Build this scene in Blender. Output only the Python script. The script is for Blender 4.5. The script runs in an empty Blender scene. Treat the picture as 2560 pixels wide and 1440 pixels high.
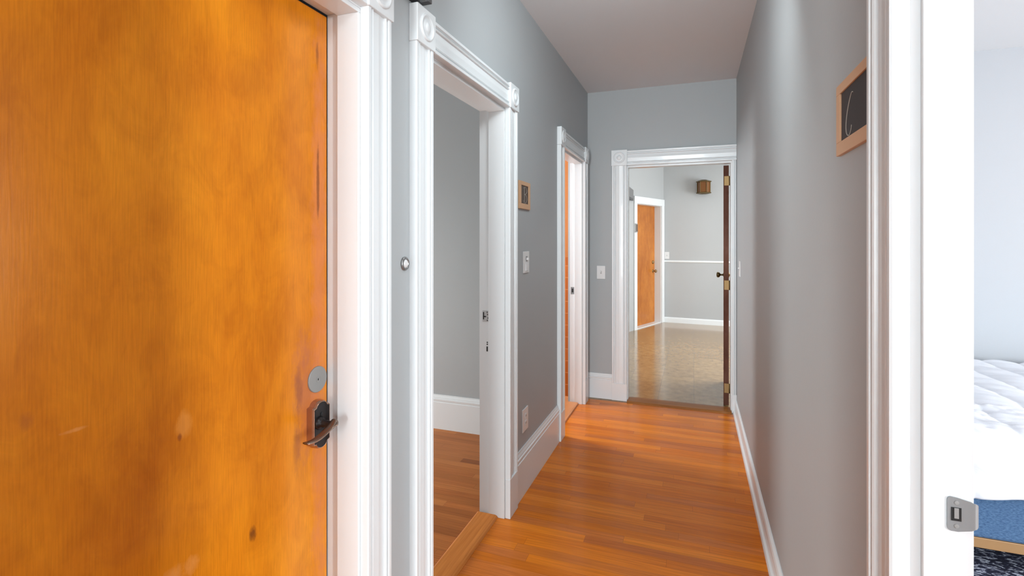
import bpy, bmesh, math, random
from mathutils import Vector, Matrix, noise
random.seed(4)
PI = math.pi
sc = bpy.context.scene
COL = sc.collection

# ------------------------------------------------------------------ camera, world, lights, exposure
cam_d = bpy.data.cameras.new('camera')
cam = bpy.data.objects.new('camera', cam_d); COL.objects.link(cam)
cam.location = (0, 0, 1.43)
cam.rotation_euler = (PI/2, 0, 0.3484)
cam_d.sensor_width = 36; cam_d.lens = 17.606; cam_d.shift_y = -0.04773
cam_d.clip_start = 0.02
sc.camera = cam

w = bpy.data.worlds.new('world'); sc.world = w; w.use_nodes = True
w.node_tree.nodes['Background'].inputs[0].default_value = (0.75, 0.85, 1.0, 1)
w.node_tree.nodes['Background'].inputs[1].default_value = 0.6
sc.view_settings.view_transform = 'Standard'; sc.view_settings.look = 'None'
sc.view_settings.gamma = 1; sc.view_settings.exposure = 0.60
sc.view_settings.use_curve_mapping = False

def area(name, loc, direction, sx, sy, power, color=(1, 1, 1), spread=180):
    l = bpy.data.lights.new(name, 'AREA'); l.shape = 'RECTANGLE'; l.size = sx; l.size_y = sy
    l.energy = power; l.color = color; l.spread = math.radians(spread)
    o = bpy.data.objects.new(name, l); COL.objects.link(o)
    o.location = loc
    o.rotation_euler = Vector(direction).to_track_quat('-Z', 'Y').to_euler()
    return o
COOL = (0.86, 0.95, 0.985)
# daylight coming in through the windows of the bedroom, bathroom and kitchen
area('daylight_bedroom_near', (4.90, -1.60, 1.5), (-1, 0.4, 0), 0.45, 1.7, 178, (0.88, 0.96, 1.0))
area('daylight_bedroom_far', (4.9, 1.9, 1.55), (-1, 0, 0.2), 1.6, 1.5, 62, (0.90, 0.95, 1.0))
area('daylight_bathroom', (-2.55, 4.0, 1.9), (1, -0.06, -0.55), 0.4, 0.8, 40, (0.9, 0.96, 1.0))
area('daylight_kitchen', (2.94, 6.6, 1.6), (-1, 0, -0.08), 2.0, 1.5, 100, (0.93, 0.98, 1.0))
area('left_room_fill', (-3.9, 2.4, 0.9), (1, 0.15, -0.15), 1.2, 0.8, 46, (0.92, 0.97, 0.97))  # added fill, no window known there; set low to brighten the wall downwards
# unseen fills added overhead in hall and kitchen, and a light behind the camera
area('hall_overhead_fill', (-0.16, 1.95, 2.70), (-0.6, 1.3, -1.1), 0.5, 0.9, 12, COOL, 160)  # added fill without a fixture, tilted at the left wall and hall end
area('hall_overhead_fill.001', (0.08, 0.25, 2.70), (-0.9, 0.1, -1), 0.4, 0.6, 8, COOL, 160)  # added fill without a fixture, brightens the orange door
area('light_behind_camera', (-0.29, -6.1, 1.35), (0, 1, 0.0), 1.1, 2.1, 205, COOL)  # added broad source, unseen, set far back to even the hall's brightness
area('kitchen_overhead_fill', (0.9, 6.3, 2.72), (0, 0, -1), 0.5, 0.5, 20, (1, 0.98, 0.95))  # added fill, no ceiling fixture known in this room

# ------------------------------------------------------------------ materials
def new_mat(name):
    m = bpy.data.materials.new(name); m.use_nodes = True
    nt = m.node_tree; b = nt.nodes['Principled BSDF']
    return m, nt, b
def N(nt, t, **k):
    n = nt.nodes.new(t)
    for a, v in k.items(): setattr(n, a, v)
    return n
def flat(name, col, rough=0.5, metal=0.0, bump=0.0, bscale=200, coat=0.0, spec=0.5, mottle=0.0):
    m, nt, b = new_mat(name)
    b.inputs['Base Color'].default_value = (*col, 1)
    b.inputs['Roughness'].default_value = rough
    b.inputs['Metallic'].default_value = metal
    b.inputs['Coat Weight'].default_value = coat
    b.inputs['Specular IOR Level'].default_value = spec
    tc = N(nt, 'ShaderNodeTexCoord')
    if bump:
        nz = N(nt, 'ShaderNodeTexNoise'); nz.inputs['Scale'].default_value = bscale; nz.inputs['Detail'].default_value = 3
        nt.links.new(tc.outputs['Object'], nz.inputs['Vector'])
        bp = N(nt, 'ShaderNodeBump'); bp.inputs['Strength'].default_value = bump; bp.inputs['Distance'].default_value = 0.002
        nt.links.new(nz.outputs['Fac'], bp.inputs['Height']); nt.links.new(bp.outputs['Normal'], b.inputs['Normal'])
    if mottle:
        nz2 = N(nt, 'ShaderNodeTexNoise'); nz2.inputs['Scale'].default_value = 3.0; nz2.inputs['Detail'].default_value = 4
        nt.links.new(tc.outputs['Object'], nz2.inputs['Vector'])
        mx = N(nt, 'ShaderNodeMix', data_type='RGBA')
        mx.inputs[6].default_value = (*[c*(1-mottle) for c in col], 1); mx.inputs[7].default_value = (*[min(1, c*(1+mottle)) for c in col], 1)
        nt.links.new(nz2.outputs['Fac'], mx.inputs[0]); nt.links.new(mx.outputs[2], b.inputs['Base Color'])
    return m
M = {}
M['wall'] = flat('grey_wall_paint', (0.41, 0.43, 0.44), 0.5, bump=0.12, bscale=90, mottle=0.02, spec=0.25)
M['wall_bedroom'] = flat('pale_bedroom_paint', (0.50, 0.525, 0.555), 0.6, bump=0.1, bscale=90)
M['wall_kitchen'] = flat('pale_kitchen_paint', (0.43, 0.445, 0.455), 0.5, bump=0.1, bscale=90, mottle=0.02)
M['ceiling'] = flat('ceiling_paint', (0.74, 0.75, 0.765), 0.9, bump=0.1, bscale=60)
M['ceiling_bedroom'] = flat('bedroom_ceiling_paint', (0.86, 0.89, 0.90), 0.9, bump=0.1, bscale=60)
M['white'] = flat('white_gloss_paint', (0.755, 0.785, 0.80), 0.3, bump=0.10, bscale=35, coat=0.15)
M['plastic'] = flat('white_plastic', (0.72, 0.72, 0.72), 0.35)
M['nickel'] = flat('brushed_nickel', (0.27, 0.29, 0.30), 0.42, metal=0.3)
M['nickel_light'] = flat('satin_nickel', (0.30, 0.305, 0.30), 0.55, metal=0.25)
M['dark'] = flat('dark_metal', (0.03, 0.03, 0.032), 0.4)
M['hole'] = flat('dark_recess', (0.01, 0.01, 0.01), 0.8)
M['bronze'] = flat('aged_bronze', (0.024, 0.021, 0.022), 0.33, metal=0.5)
M['copper'] = flat('copper_edge', (0.50, 0.345, 0.265), 0.26, metal=0.9, mottle=0.15)
M['brass'] = flat('polished_brass', (0.30, 0.19, 0.08), 0.5, metal=0.7)
M['brass_dark'] = flat('aged_brass', (0.13, 0.085, 0.03), 0.35, metal=0.7)
M['amber_glass'] = flat('amber_glass', (0.17, 0.062, 0.012), 0.15, coat=0.2)
M['frame_wood'] = flat('pale_frame_wood', (0.62, 0.37, 0.21), 0.5, mottle=0.15)
M['slate'] = flat('blackboard', (0.028, 0.018, 0.018), 0.6, mottle=0.3)
M['slate_worn'] = flat('worn_blackboard', (0.10, 0.07, 0.055), 0.6, mottle=0.3)
M['chalk'] = flat('chalk', (0.45, 0.42, 0.38), 0.9)
M['grey_box'] = flat('grey_painted_box', (0.17, 0.17, 0.175), 0.5)
M['orange_paint'] = flat('orange_paint', (0.50, 0.165, 0.035), 0.4, mottle=0.05)
M['threshold_tan'] = flat('tan_threshold', (0.60, 0.25, 0.095), 0.35, mottle=0.2, bump=0.2, bscale=40)
M['base_fabric'] = None

def wood_door(name, base, light, dark, blotch=True, grain=1.0, rough=0.27):
    """clear-varnished plywood: fine vertical grain, cloudy blotches, a few knots and stains"""
    m, nt, b = new_mat(name); L = nt.links
    tc = N(nt, 'ShaderNodeTexCoord')
    def noise_(sx, sy, sz, scale, detail, rough_=0.5, dist=0.0):
        mp = N(nt, 'ShaderNodeMapping'); mp.inputs['Scale'].default_value = (sx, sy, sz)
        L.new(tc.outputs['Object'], mp.inputs['Vector'])
        n = N(nt, 'ShaderNodeTexNoise'); n.inputs['Scale'].default_value = scale; n.inputs['Detail'].default_value = detail
        n.inputs['Roughness'].default_value = rough_; n.inputs['Distortion'].default_value = dist
        L.new(mp.outputs[0], n.inputs['Vector']); return n
    n1 = noise_(1, 1, 0.45, 3.2, 6, 0.6, 0.4)
    n2 = noise_(1, 1, 0.045, 300*grain, 3)
    n3 = noise_(1, 1, 0.6, 11, 5, 0.65, 0.8)
    r1 = N(nt, 'ShaderNodeValToRGB'); e = r1.color_ramp.elements
    e[0].position = 0.30; e[0].color = (*dark, 1); e[1].position = 0.72; e[1].color = (*light, 1)
    mid = e.new(0.5); mid.color = (*base, 1)
    L.new(n1.outputs['Fac'], r1.inputs[0])
    r2 = N(nt, 'ShaderNodeValToRGB'); r2.color_ramp.elements[0].position = 0.35; r2.color_ramp.elements[0].color = (0.90, 0.88, 0.86, 1)
    r2.color_ramp.elements[1].position = 0.62; r2.color_ramp.elements[1].color = (1.04, 1.04, 1.05, 1)
    L.new(n2.outputs['Fac'], r2.inputs[0])
    mu = N(nt, 'ShaderNodeMix', data_type='RGBA', blend_type='MULTIPLY'); mu.inputs[0].default_value = 0.9
    L.new(r1.outputs[0], mu.inputs[6]); L.new(r2.outputs[0], mu.inputs[7])
    r3 = N(nt, 'ShaderNodeValToRGB'); r3.color_ramp.elements[0].position = 0.36; r3.color_ramp.elements[0].color = (0.84, 0.80, 0.78, 1)
    r3.color_ramp.elements[1].position = 0.56; r3.color_ramp.elements[1].color = (1.0, 1.0, 1.0, 1)
    L.new(n3.outputs['Fac'], r3.inputs[0])
    mu2 = N(nt, 'ShaderNodeMix', data_type='RGBA', blend_type='MULTIPLY'); mu2.inputs[0].default_value = 0.8
    L.new(mu.outputs[2], mu2.inputs[6]); L.new(r3.outputs[0], mu2.inputs[7])
    cur = mu2.outputs[2]
    if blotch:
        # stains: (y, z, ry, rz, colour, strength) in the door's own frame (origin bottom centre)
        sx = N(nt, 'ShaderNodeSeparateXYZ'); L.new(tc.outputs['Object'], sx.inputs[0])
        wob = noise_(1, 1, 0.5, 26, 6, 0.75)
        for (cy, cz, ry, rz, colr, st) in BLOTCHES:
            def ax(out, c, r):
                s = N(nt, 'ShaderNodeMath', operation='SUBTRACT'); L.new(out, s.inputs[0]); s.inputs[1].default_value = c
                d = N(nt, 'ShaderNodeMath', operation='DIVIDE'); L.new(s.outputs[0], d.inputs[0]); d.inputs[1].default_value = r
                p = N(nt, 'ShaderNodeMath', operation='POWER'); L.new(d.outputs[0], p.inputs[0]); p.inputs[1].default_value = 2
                ab = N(nt, 'ShaderNodeMath', operation='MULTIPLY'); L.new(d.outputs[0], ab.inputs[0]); L.new(d.outputs[0], ab.inputs[1])
                return ab
            a1, a2 = ax(sx.outputs['Y'], cy, ry), ax(sx.outputs['Z'], cz, rz)
            ad = N(nt, 'ShaderNodeMath', operation='ADD'); L.new(a1.outputs[0], ad.inputs[0]); L.new(a2.outputs[0], ad.inputs[1])
            wm = N(nt, 'ShaderNodeMath', operation='MULTIPLY_ADD'); L.new(wob.outputs['Fac'], wm.inputs[0]); wm.inputs[1].default_value = 3.2; wm.inputs[2].default_value = -1.6
            ad2 = N(nt, 'ShaderNodeMath', operation='ADD'); L.new(ad.outputs[0], ad2.inputs[0]); L.new(wm.outputs[0], ad2.inputs[1])
            mr = N(nt, 'ShaderNodeMapRange'); mr.inputs[1].default_value = 1.1; mr.inputs[2].default_value = 0.0
            mr.inputs[3].default_value = 0; mr.inputs[4].default_value = st
            L.new(ad2.outputs[0], mr.inputs[0])
            mx = N(nt, 'ShaderNodeMix', data_type='RGBA'); L.new(mr.outputs[0], mx.inputs[0])
            L.new(cur, mx.inputs[6]); mx.inputs[7].default_value = (*colr, 1); cur = mx.outputs[2]
    L.new(cur, b.inputs['Base Color'])
    b.inputs['Roughness'].default_value = rough
    b.inputs['Specular IOR Level'].default_value = 0.22; b.inputs['Coat Weight'].default_value = 0.10; b.inputs['Coat Roughness'].default_value = 0.15
    bp = N(nt, 'ShaderNodeBump'); bp.inputs['Strength'].default_value = 0.06; bp.inputs['Distance'].default_value = 0.002
    L.new(n2.outputs['Fac'], bp.inputs['Height']); L.new(bp.outputs['Normal'], b.inputs['Normal'])
    return m
# door_1's slab: y from the slab's middle (door spans 0.405..1.213), z from its foot (0.012)
_y = lambda y: y-0.809
BLOTCHES = [
    (_y(1.165), 0.985, 0.055, 0.20, (0.46, 0.14, 0.055), 0.75),
    (_y(1.132), 1.00, 0.016, 0.07, (0.28, 0.08, 0.03), 0.6),   # hand wear round the lock
    (_y(1.125), 0.86, 0.015, 0.10, (0.30, 0.085, 0.02), 0.5),
    (_y(1.212), 1.15, 0.035, 1.2, (0.66, 0.22, 0.09), 0.6),         # pinkish strip down the lock edge
    (_y(1.208), 1.58, 0.006, 0.12, (0.16, 0.05, 0.02), 0.7),
    (_y(1.205), 1.95, 0.007, 0.05, (0.16, 0.05, 0.02), 0.6),
    (_y(0.978), 0.685, 0.011, 0.020, (0.13, 0.035, 0.008), 0.8),    # knot
    (_y(0.775), 0.700, 0.030, 0.030, (0.85, 0.36, 0.09), 0.55),     # rubbed pale patches
    (_y(0.815), 0.705, 0.022, 0.026, (0.85, 0.36, 0.09), 0.5),
    (_y(0.800), 1.02, 0.020, 0.030, (0.88, 0.38, 0.08), 0.35),
    (_y(0.595), 1.08, 0.022, 0.004, (0.88, 0.40, 0.12), 0.5),
    (_y(0.53), 1.12, 0.012, 0.018, (0.40, 0.12, 0.02), 0.5),
    (_y(0.79), 0.995, 0.005, 0.009, (0.25, 0.06, 0.01), 0.8),
]
M['door_orange'] = wood_door('varnished_orange_plywood', (0.70, 0.225, 0.008), (0.84, 0.31, 0.014), (0.56, 0.155, 0.004))
BLOTCHES = []
M['door_far'] = wood_door('varnished_orange_door', (0.50, 0.165, 0.022), (0.60, 0.22, 0.035), (0.38, 0.11, 0.012), blotch=False, grain=0.5)
M['door_dark'] = wood_door('dark_stained_wood', (0.14, 0.062, 0.042), (0.22, 0.11, 0.08), (0.09, 0.035, 0.022), blotch=False, grain=0.6, rough=0.6)
M['door_dark'].node_tree.nodes['Principled BSDF'].inputs['Specular IOR Level'].default_value = 0.08
M['door_dark'].node_tree.nodes['Principled BSDF'].inputs['Coat Weight'].default_value = 0

def floor_mat(name, cols, strip=0.057, length=0.95, rough=0.2, bright=1.0):
    """narrow strip flooring: strips run along x, a colour of its own for each board"""
    m, nt, b = new_mat(name); L = nt.links
    tc = N(nt, 'ShaderNodeTexCoord'); s = N(nt, 'ShaderNodeSeparateXYZ')
    ge = N(nt, 'ShaderNodeNewGeometry'); L.new(ge.outputs['Position'], s.inputs[0])
    def mth(op, a, bb=None, c=None):
        n = N(nt, 'ShaderNodeMath', operation=op)
        for i, v in enumerate((a, bb, c)):
            if v is None: continue
            if isinstance(v, (int, float)): n.inputs[i].default_value = v
            else: L.new(v, n.inputs[i])
        return n.outputs[0]
    yy = mth('DIVIDE', s.outputs['Y'], strip); row = mth('FLOOR', yy); fy = mth('FRACT', yy)
    wn = N(nt, 'ShaderNodeTexWhiteNoise', noise_dimensions='1D'); L.new(row, wn.inputs['W'])
    xo = mth('MULTIPLY_ADD', wn.outputs['Value'], 7.3, s.outputs['X'])
    xx = mth('DIVIDE', xo, length); cx = mth('FLOOR', xx); fx = mth('FRACT', xx)
    cmb = N(nt, 'ShaderNodeCombineXYZ'); L.new(row, cmb.inputs[0]); L.new(cx, cmb.inputs[1])
    wn2 = N(nt, 'ShaderNodeTexWhiteNoise', noise_dimensions='3D'); L.new(cmb.outputs[0], wn2.inputs['Vector'])
    r = N(nt, 'ShaderNodeValToRGB'); r.color_ramp.elements[0].color = (*cols[0], 1); r.color_ramp.elements[1].color = (*cols[-1], 1)
    for i, c in enumerate(cols[1:-1]):
        e = r.color_ramp.elements.new((i+1)/(len(cols)-1)); e.color = (*c, 1)
    L.new(wn2.outputs['Value'], r.inputs[0])
    cb2 = N(nt, 'ShaderNodeCombineXYZ'); L.new(mth('MULTIPLY', xo, 1.6), cb2.inputs[0]); L.new(mth('MULTIPLY', s.outputs['Y'], 60), cb2.inputs[1]); L.new(mth('MULTIPLY', wn2.outputs['Value'], 30), cb2.inputs[2])
    nz = N(nt, 'ShaderNodeTexNoise'); nz.inputs['Scale'].default_value = 2.2; nz.inputs['Detail'].default_value = 6; nz.inputs['Distortion'].default_value = 0.6
    L.new(cb2.outputs[0], nz.inputs['Vector'])
    gr = N(nt, 'ShaderNodeValToRGB'); gr.color_ramp.elements[0].position = 0.32; gr.color_ramp.elements[0].color = (0.72, 0.68, 0.62, 1)
    gr.color_ramp.elements[1].position = 0.66; gr.color_ramp.elements[1].color = (1.12, 1.12, 1.12, 1)
    L.new(nz.outputs['Fac'], gr.inputs[0])
    mu = N(nt, 'ShaderNodeMix', data_type='RGBA', blend_type='MULTIPLY'); mu.inputs[0].default_value = 0.75
    L.new(r.outputs[0], mu.inputs[6]); L.new(gr.outputs[0], mu.inputs[7])
    # cloudy wear
    nw = N(nt, 'ShaderNodeTexNoise'); nw.inputs['Scale'].default_value = 1.6; nw.inputs['Detail'].default_value = 4; L.new(ge.outputs['Position'], nw.inputs['Vector'])
    # joints
    e1 = mth('ABSOLUTE', mth('SUBTRACT', fy, 0.5)); g1 = mth('GREATER_THAN', e1, 0.5-0.0007/strip)
    e2 = mth('ABSOLUTE', mth('SUBTRACT', fx, 0.5)); g2 = mth('GREATER_THAN', e2, 0.5-0.0009/length)
    g = mth('MAXIMUM', g1, g2)
    md = N(nt, 'ShaderNodeMix', data_type='RGBA'); L.new(mth('MULTIPLY', g, 0.38), md.inputs[0])
    L.new(mu.outputs[2], md.inputs[6]); md.inputs[7].default_value = (0.10, 0.03, 0.01, 1)
    L.new(md.outputs[2], b.inputs['Base Color'])
    mr = N(nt, 'ShaderNodeMapRange'); mr.inputs[3].default_value = rough-0.05; mr.inputs[4].default_value = rough+0.1
    L.new(nw.outputs['Fac'], mr.inputs[0]); L.new(mr.outputs[0], b.inputs['Roughness'])
    b.inputs['Specular IOR Level'].default_value = 0.12; b.inputs['Coat Weight'].default_value = 0.05; b.inputs['Coat Roughness'].default_value = 0.12
    bp = N(nt, 'ShaderNodeBump'); bp.inputs['Strength'].default_value = 0.25; bp.inputs['Distance'].default_value = 0.0006
    L.new(mth('SUBTRACT', 1.0, g), bp.inputs['Height']); L.new(bp.outputs['Normal'], b.inputs['Normal'])
    return m
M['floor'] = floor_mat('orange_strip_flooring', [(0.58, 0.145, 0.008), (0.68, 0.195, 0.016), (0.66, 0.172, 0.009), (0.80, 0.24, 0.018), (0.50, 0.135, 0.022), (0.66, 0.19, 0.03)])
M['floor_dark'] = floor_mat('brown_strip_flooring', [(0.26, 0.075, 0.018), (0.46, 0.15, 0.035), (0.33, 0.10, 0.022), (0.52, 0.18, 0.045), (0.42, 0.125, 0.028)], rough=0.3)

def vinyl():
    m, nt, b = new_mat('beige_sheet_flooring'); L = nt.links
    ge = N(nt, 'ShaderNodeNewGeometry')
    br = N(nt, 'ShaderNodeTexBrick'); br.offset = 0; br.inputs['Scale'].default_value = 1.0
    br.inputs['Brick Width'].default_value = 0.305; br.inputs['Row Height'].default_value = 0.305; br.inputs['Mortar Size'].default_value = 0.0012
    br.inputs['Color1'].default_value = (0.36, 0.235, 0.115, 1); br.inputs['Color2'].default_value = (0.31, 0.20, 0.10, 1); br.inputs['Mortar'].default_value = (0.20, 0.13, 0.08, 1)
    L.new(ge.outputs['Position'], br.inputs['Vector'])
    n = N(nt, 'ShaderNodeTexNoise'); n.inputs['Scale'].default_value = 14; n.inputs['Detail'].default_value = 8; n.inputs['Roughness'].default_value = 0.7
    L.new(ge.outputs['Position'], n.inputs['Vector'])
    r = N(nt, 'ShaderNodeValToRGB'); r.color_ramp.elements[0].position = 0.35; r.color_ramp.elements[0].color = (0.78, 0.76, 0.72, 1); r.color_ramp.elements[1].position = 0.65; r.color_ramp.elements[1].color = (1.15, 1.15, 1.15, 1)
    L.new(n.outputs['Fac'], r.inputs[0])
    mu = N(nt, 'ShaderNodeMix', data_type='RGBA', blend_type='MULTIPLY'); mu.inputs[0].default_value = 1
    L.new(br.outputs['Color'], mu.inputs[6]); L.new(r.outputs[0], mu.inputs[7]); L.new(mu.outputs[2], b.inputs['Base Color'])
    b.inputs['Roughness'].default_value = 0.16; b.inputs['Coat Weight'].default_value = 0.3; b.inputs['Coat Roughness'].default_value = 0.1
    bp = N(nt, 'ShaderNodeBump'); bp.inputs['Strength'].default_value = 0.12; bp.inputs['Distance'].default_value = 0.003
    n2 = N(nt, 'ShaderNodeTexNoise'); n2.inputs['Scale'].default_value = 9; n2.inputs['Detail'].default_value = 3; L.new(ge.outputs['Position'], n2.inputs['Vector'])
    L.new(n2.outputs['Fac'], bp.inputs['Height']); L.new(bp.outputs['Normal'], b.inputs['Normal'])
    return m
M['vinyl'] = vinyl()

def tiles():
    m, nt, b = new_mat('orange_glazed_tile'); L = nt.links
    ge = N(nt, 'ShaderNodeNewGeometry'); s = N(nt, 'ShaderNodeSeparateXYZ'); L.new(ge.outputs['Position'], s.inputs[0])
    c = N(nt, 'ShaderNodeCombineXYZ'); a = N(nt, 'ShaderNodeMath', operation='ADD'); L.new(s.outputs['X'], a.inputs[0]); L.new(s.outputs['Y'], a.inputs[1])
    L.new(a.outputs[0], c.inputs[0]); L.new(s.outputs['Z'], c.inputs[1])
    br = N(nt, 'ShaderNodeTexBrick'); br.offset = 0; br.inputs['Scale'].default_value = 1.0
    br.inputs['Brick Width'].default_value = 0.108; br.inputs['Row Height'].default_value = 0.108; br.inputs['Mortar Size'].default_value = 0.003
    br.inputs['Color1'].default_value = (0.50, 0.125, 0.016, 1); br.inputs['Color2'].default_value = (0.44, 0.105, 0.012, 1); br.inputs['Mortar'].default_value = (0.66, 0.24, 0.07, 1)
    L.new(c.outputs[0], br.inputs['Vector']); L.new(br.outputs['Color'], b.inputs['Base Color']); b.inputs['Roughness'].default_value = 0.15
    return m
M['tile'] = tiles()

def fabric(name, c1, c2, scale=400):
    m, nt, b = new_mat(name); L = nt.links
    tc = N(nt, 'ShaderNodeTexCoord'); mp = N(nt, 'ShaderNodeMapping'); mp.inputs['Scale'].default_value = (0.35, 1, 1); L.new(tc.outputs['Object'], mp.inputs[0])
    n = N(nt, 'ShaderNodeTexNoise'); n.inputs['Scale'].default_value = scale; n.inputs['Detail'].default_value = 5; L.new(mp.outputs[0], n.inputs['Vector'])
    r = N(nt, 'ShaderNodeValToRGB'); r.color_ramp.elements[0].position = 0.35; r.color_ramp.elements[0].color = (*c1, 1); r.color_ramp.elements[1].position = 0.65; r.color_ramp.elements[1].color = (*c2, 1)
    L.new(n.outputs['Fac'], r.inputs[0]); L.new(r.outputs[0], b.inputs['Base Color']); b.inputs['Roughness'].default_value = 0.95
    b.inputs['Sheen Weight'].default_value = 0.1
    bp = N(nt, 'ShaderNodeBump'); bp.inputs['Strength'].default_value = 0.3; bp.inputs['Distance'].default_value = 0.001
    L.new(n.outputs['Fac'], bp.inputs['Height']); L.new(bp.outputs['Normal'], b.inputs['Normal'])
    return m
M['blue_fabric'] = fabric('blue_upholstery', (0.045, 0.105, 0.22), (0.105, 0.205, 0.36), 260)
M['duvet'] = flat('white_cotton', (0.88, 0.90, 0.95), 0.9, bump=0.15, bscale=150)
def rugm():
    m, nt, b = new_mat('navy_flecked_rug'); L = nt.links
    tc = N(nt, 'ShaderNodeTexCoord'); mp = N(nt, 'ShaderNodeMapping'); mp.inputs['Rotation'].default_value = (0, 0, -0.5); mp.inputs['Scale'].default_value = (22, 60, 1)
    L.new(tc.outputs['Object'], mp.inputs[0])
    n = N(nt, 'ShaderNodeTexNoise'); n.inputs['Scale'].default_value = 1.0; n.inputs['Detail'].default_value = 3; n.inputs['Roughness'].default_value = 0.6; n.inputs['Distortion'].default_value = 1.6
    L.new(mp.outputs[0], n.inputs['Vector'])
    r = N(nt, 'ShaderNodeValToRGB'); e = r.color_ramp.elements
    e[0].position = 0.50; e[0].color = (0.010, 0.012, 0.035, 1); e[1].position = 0.585; e[1].color = (0.52, 0.56, 0.66, 1)
    x = e.new(0.54); x.color = (0.05, 0.06, 0.14, 1)
    L.new(n.outputs['Fac'], r.inputs[0]); L.new(r.outputs[0], b.inputs['Base Color']); b.inputs['Roughness'].default_value = 1
    bp = N(nt, 'ShaderNodeBump'); bp.inputs['Strength'].default_value = 0.6; bp.inputs['Distance'].default_value = 0.004
    L.new(n.outputs['Fac'], bp.inputs['Height']); L.new(bp.outputs['Normal'], b.inputs['Normal'])
    return m
M['rug'] = rugm()
M['rail_wood'] = flat('light_brown_wood', (0.42, 0.235, 0.10), 0.45, mottle=0.2, bump=0.1, bscale=80)

# ------------------------------------------------------------------ mesh helpers
WL = {}                                     # world location of every object (no parent is rotated)
def put(name, bm, mat, parent=None, smooth=False, origin=None):
    bmesh.ops.recalc_face_normals(bm, faces=bm.faces)
    lo = Vector((1e9,)*3); hi = -lo
    for v in bm.verts:
        for i in range(3):
            lo[i] = min(lo[i], v.co[i]); hi[i] = max(hi[i], v.co[i])
    o_ = Vector(origin) if origin else Vector(((lo.x+hi.x)/2, (lo.y+hi.y)/2, lo.z))
    for v in bm.verts: v.co -= o_
    me = bpy.data.meshes.new(name); bm.to_mesh(me); bm.free()
    mats = mat if isinstance(mat, (list, tuple)) else [mat]
    for m in mats: me.materials.append(m)
    if smooth:
        for p in me.polygons: p.use_smooth = True
    o = bpy.data.objects.new(name, me); COL.objects.link(o)
    WL[o] = o_
    if parent: o.parent = parent; o.location = o_ - WL[parent]
    else: o.location = o_
    return o
def empty(name, loc):
    o = bpy.data.objects.new(name, None); COL.objects.link(o); o.location = loc; o.empty_display_size = 0.1
    WL[o] = Vector(loc); return o
def tag(o, label=None, cat=None, kind=None, group=None):
    if label: o['label'] = label
    if cat: o['category'] = cat
    if kind: o['kind'] = kind
    if group: o['group'] = group
    return o
def B(bm, x0, x1, y0, y1, z0, z1, bev=0.0, f=None, seg=2):
    """box between two corners, mapped by f"""
    b2 = bmesh.new()
    vs = [b2.verts.new((x, y, z)) for x in (x0, x1) for y in (y0, y1) for z in (z0, z1)]
    for q in ((0, 1, 3, 2), (4, 6, 7, 5), (0, 4, 5, 1), (2, 3, 7, 6), (0, 2, 6, 4), (1, 5, 7, 3)):
        b2.faces.new([vs[i] for i in q])
    if bev:
        bmesh.ops.bevel(b2, geom=b2.edges[:], offset=bev, segments=seg, affect='EDGES', profile=0.5)
    merge(bm, b2, f)
def merge(bm, b2, f=None):
    mp = {}
    for v in b2.verts: mp[v] = bm.verts.new(f(*v.co) if f else v.co)
    for fc in b2.faces:
        try: bm.faces.new([mp[v] for v in fc.verts])
        except ValueError: pass
    b2.free()
def box(x0, x1, y0, y1, z0, z1, bev=0.0, f=None):
    bm = bmesh.new(); B(bm, x0, x1, y0, y1, z0, z1, bev, f); return bm
def sweep(bm, prof, pts_fn, n, caps=True):
    """closed profile [(a,b)] carried along n stations; pts_fn(i,a,b) -> point"""
    rings = [[bm.verts.new(pts_fn(i, a, b)) for a, b in prof] for i in range(n)]
    k = len(prof)
    for i in range(n-1):
        for j in range(k):
            bm.faces.new([rings[i][j], rings[i][(j+1) % k], rings[i+1][(j+1) % k], rings[i+1][j]])
    if caps:
        bm.faces.new(rings[0]); bm.faces.new(rings[-1][::-1])
def lathe(bm, prof, f, seg=32):
    """prof [(r, h)], axis h; f(a, b, h) -> world"""
    rings = []
    for r, h_ in prof:
        if r < 1e-6: rings.append([bm.verts.new(f(0, 0, h_))])
        else: rings.append([bm.verts.new(f(r*math.cos(2*PI*i/seg), r*math.sin(2*PI*i/seg), h_)) for i in range(seg)])
    for A, C in zip(rings, rings[1:]):
        for i in range(seg):
            j = (i+1) % seg
            if len(A) == 1 and len(C) > 1: bm.faces.new([A[0], C[i], C[j]])
            elif len(C) == 1 and len(A) > 1: bm.faces.new([A[i], C[0], A[j]])
            elif len(A) > 1: bm.faces.new([A[i], A[j], C[j], C[i]])
def tube(bm, path, r, seg=12, radii=None):
    pts = [Vector(p) for p in path]
    prev = None; rings = []
    for i, p in enumerate(pts):
        t = (pts[min(i+1, len(pts)-1)]-pts[max(i-1, 0)]).normalized()
        ref = Vector((0, 0, 1)) if abs(t.z) < 0.9 else Vector((1, 0, 0))
        a = t.cross(ref).normalized(); b = t.cross(a).normalized()
        rr = radii[i] if radii else (r, r)
        rings.append([bm.verts.new(p+a*math.cos(2*PI*k/seg)*rr[0]+b*math.sin(2*PI*k/seg)*rr[1]) for k in range(seg)])
    for A, C in zip(rings, rings[1:]):
        for k in range(seg): bm.faces.new([A[k], A[(k+1) % seg], C[(k+1) % seg], C[k]])
    bm.faces.new(rings[0]); bm.faces.new(rings[-1][::-1])

class Frame:
    """local frame on a wall: u along the wall, n out of the wall, z up"""
    def __init__(s, O, U, Nn): s.O, s.U, s.Nn = Vector(O), Vector(U), Vector(Nn)
    def __call__(s, u, n, z): return s.O+s.U*u+s.Nn*n+Vector((0, 0, z))

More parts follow.
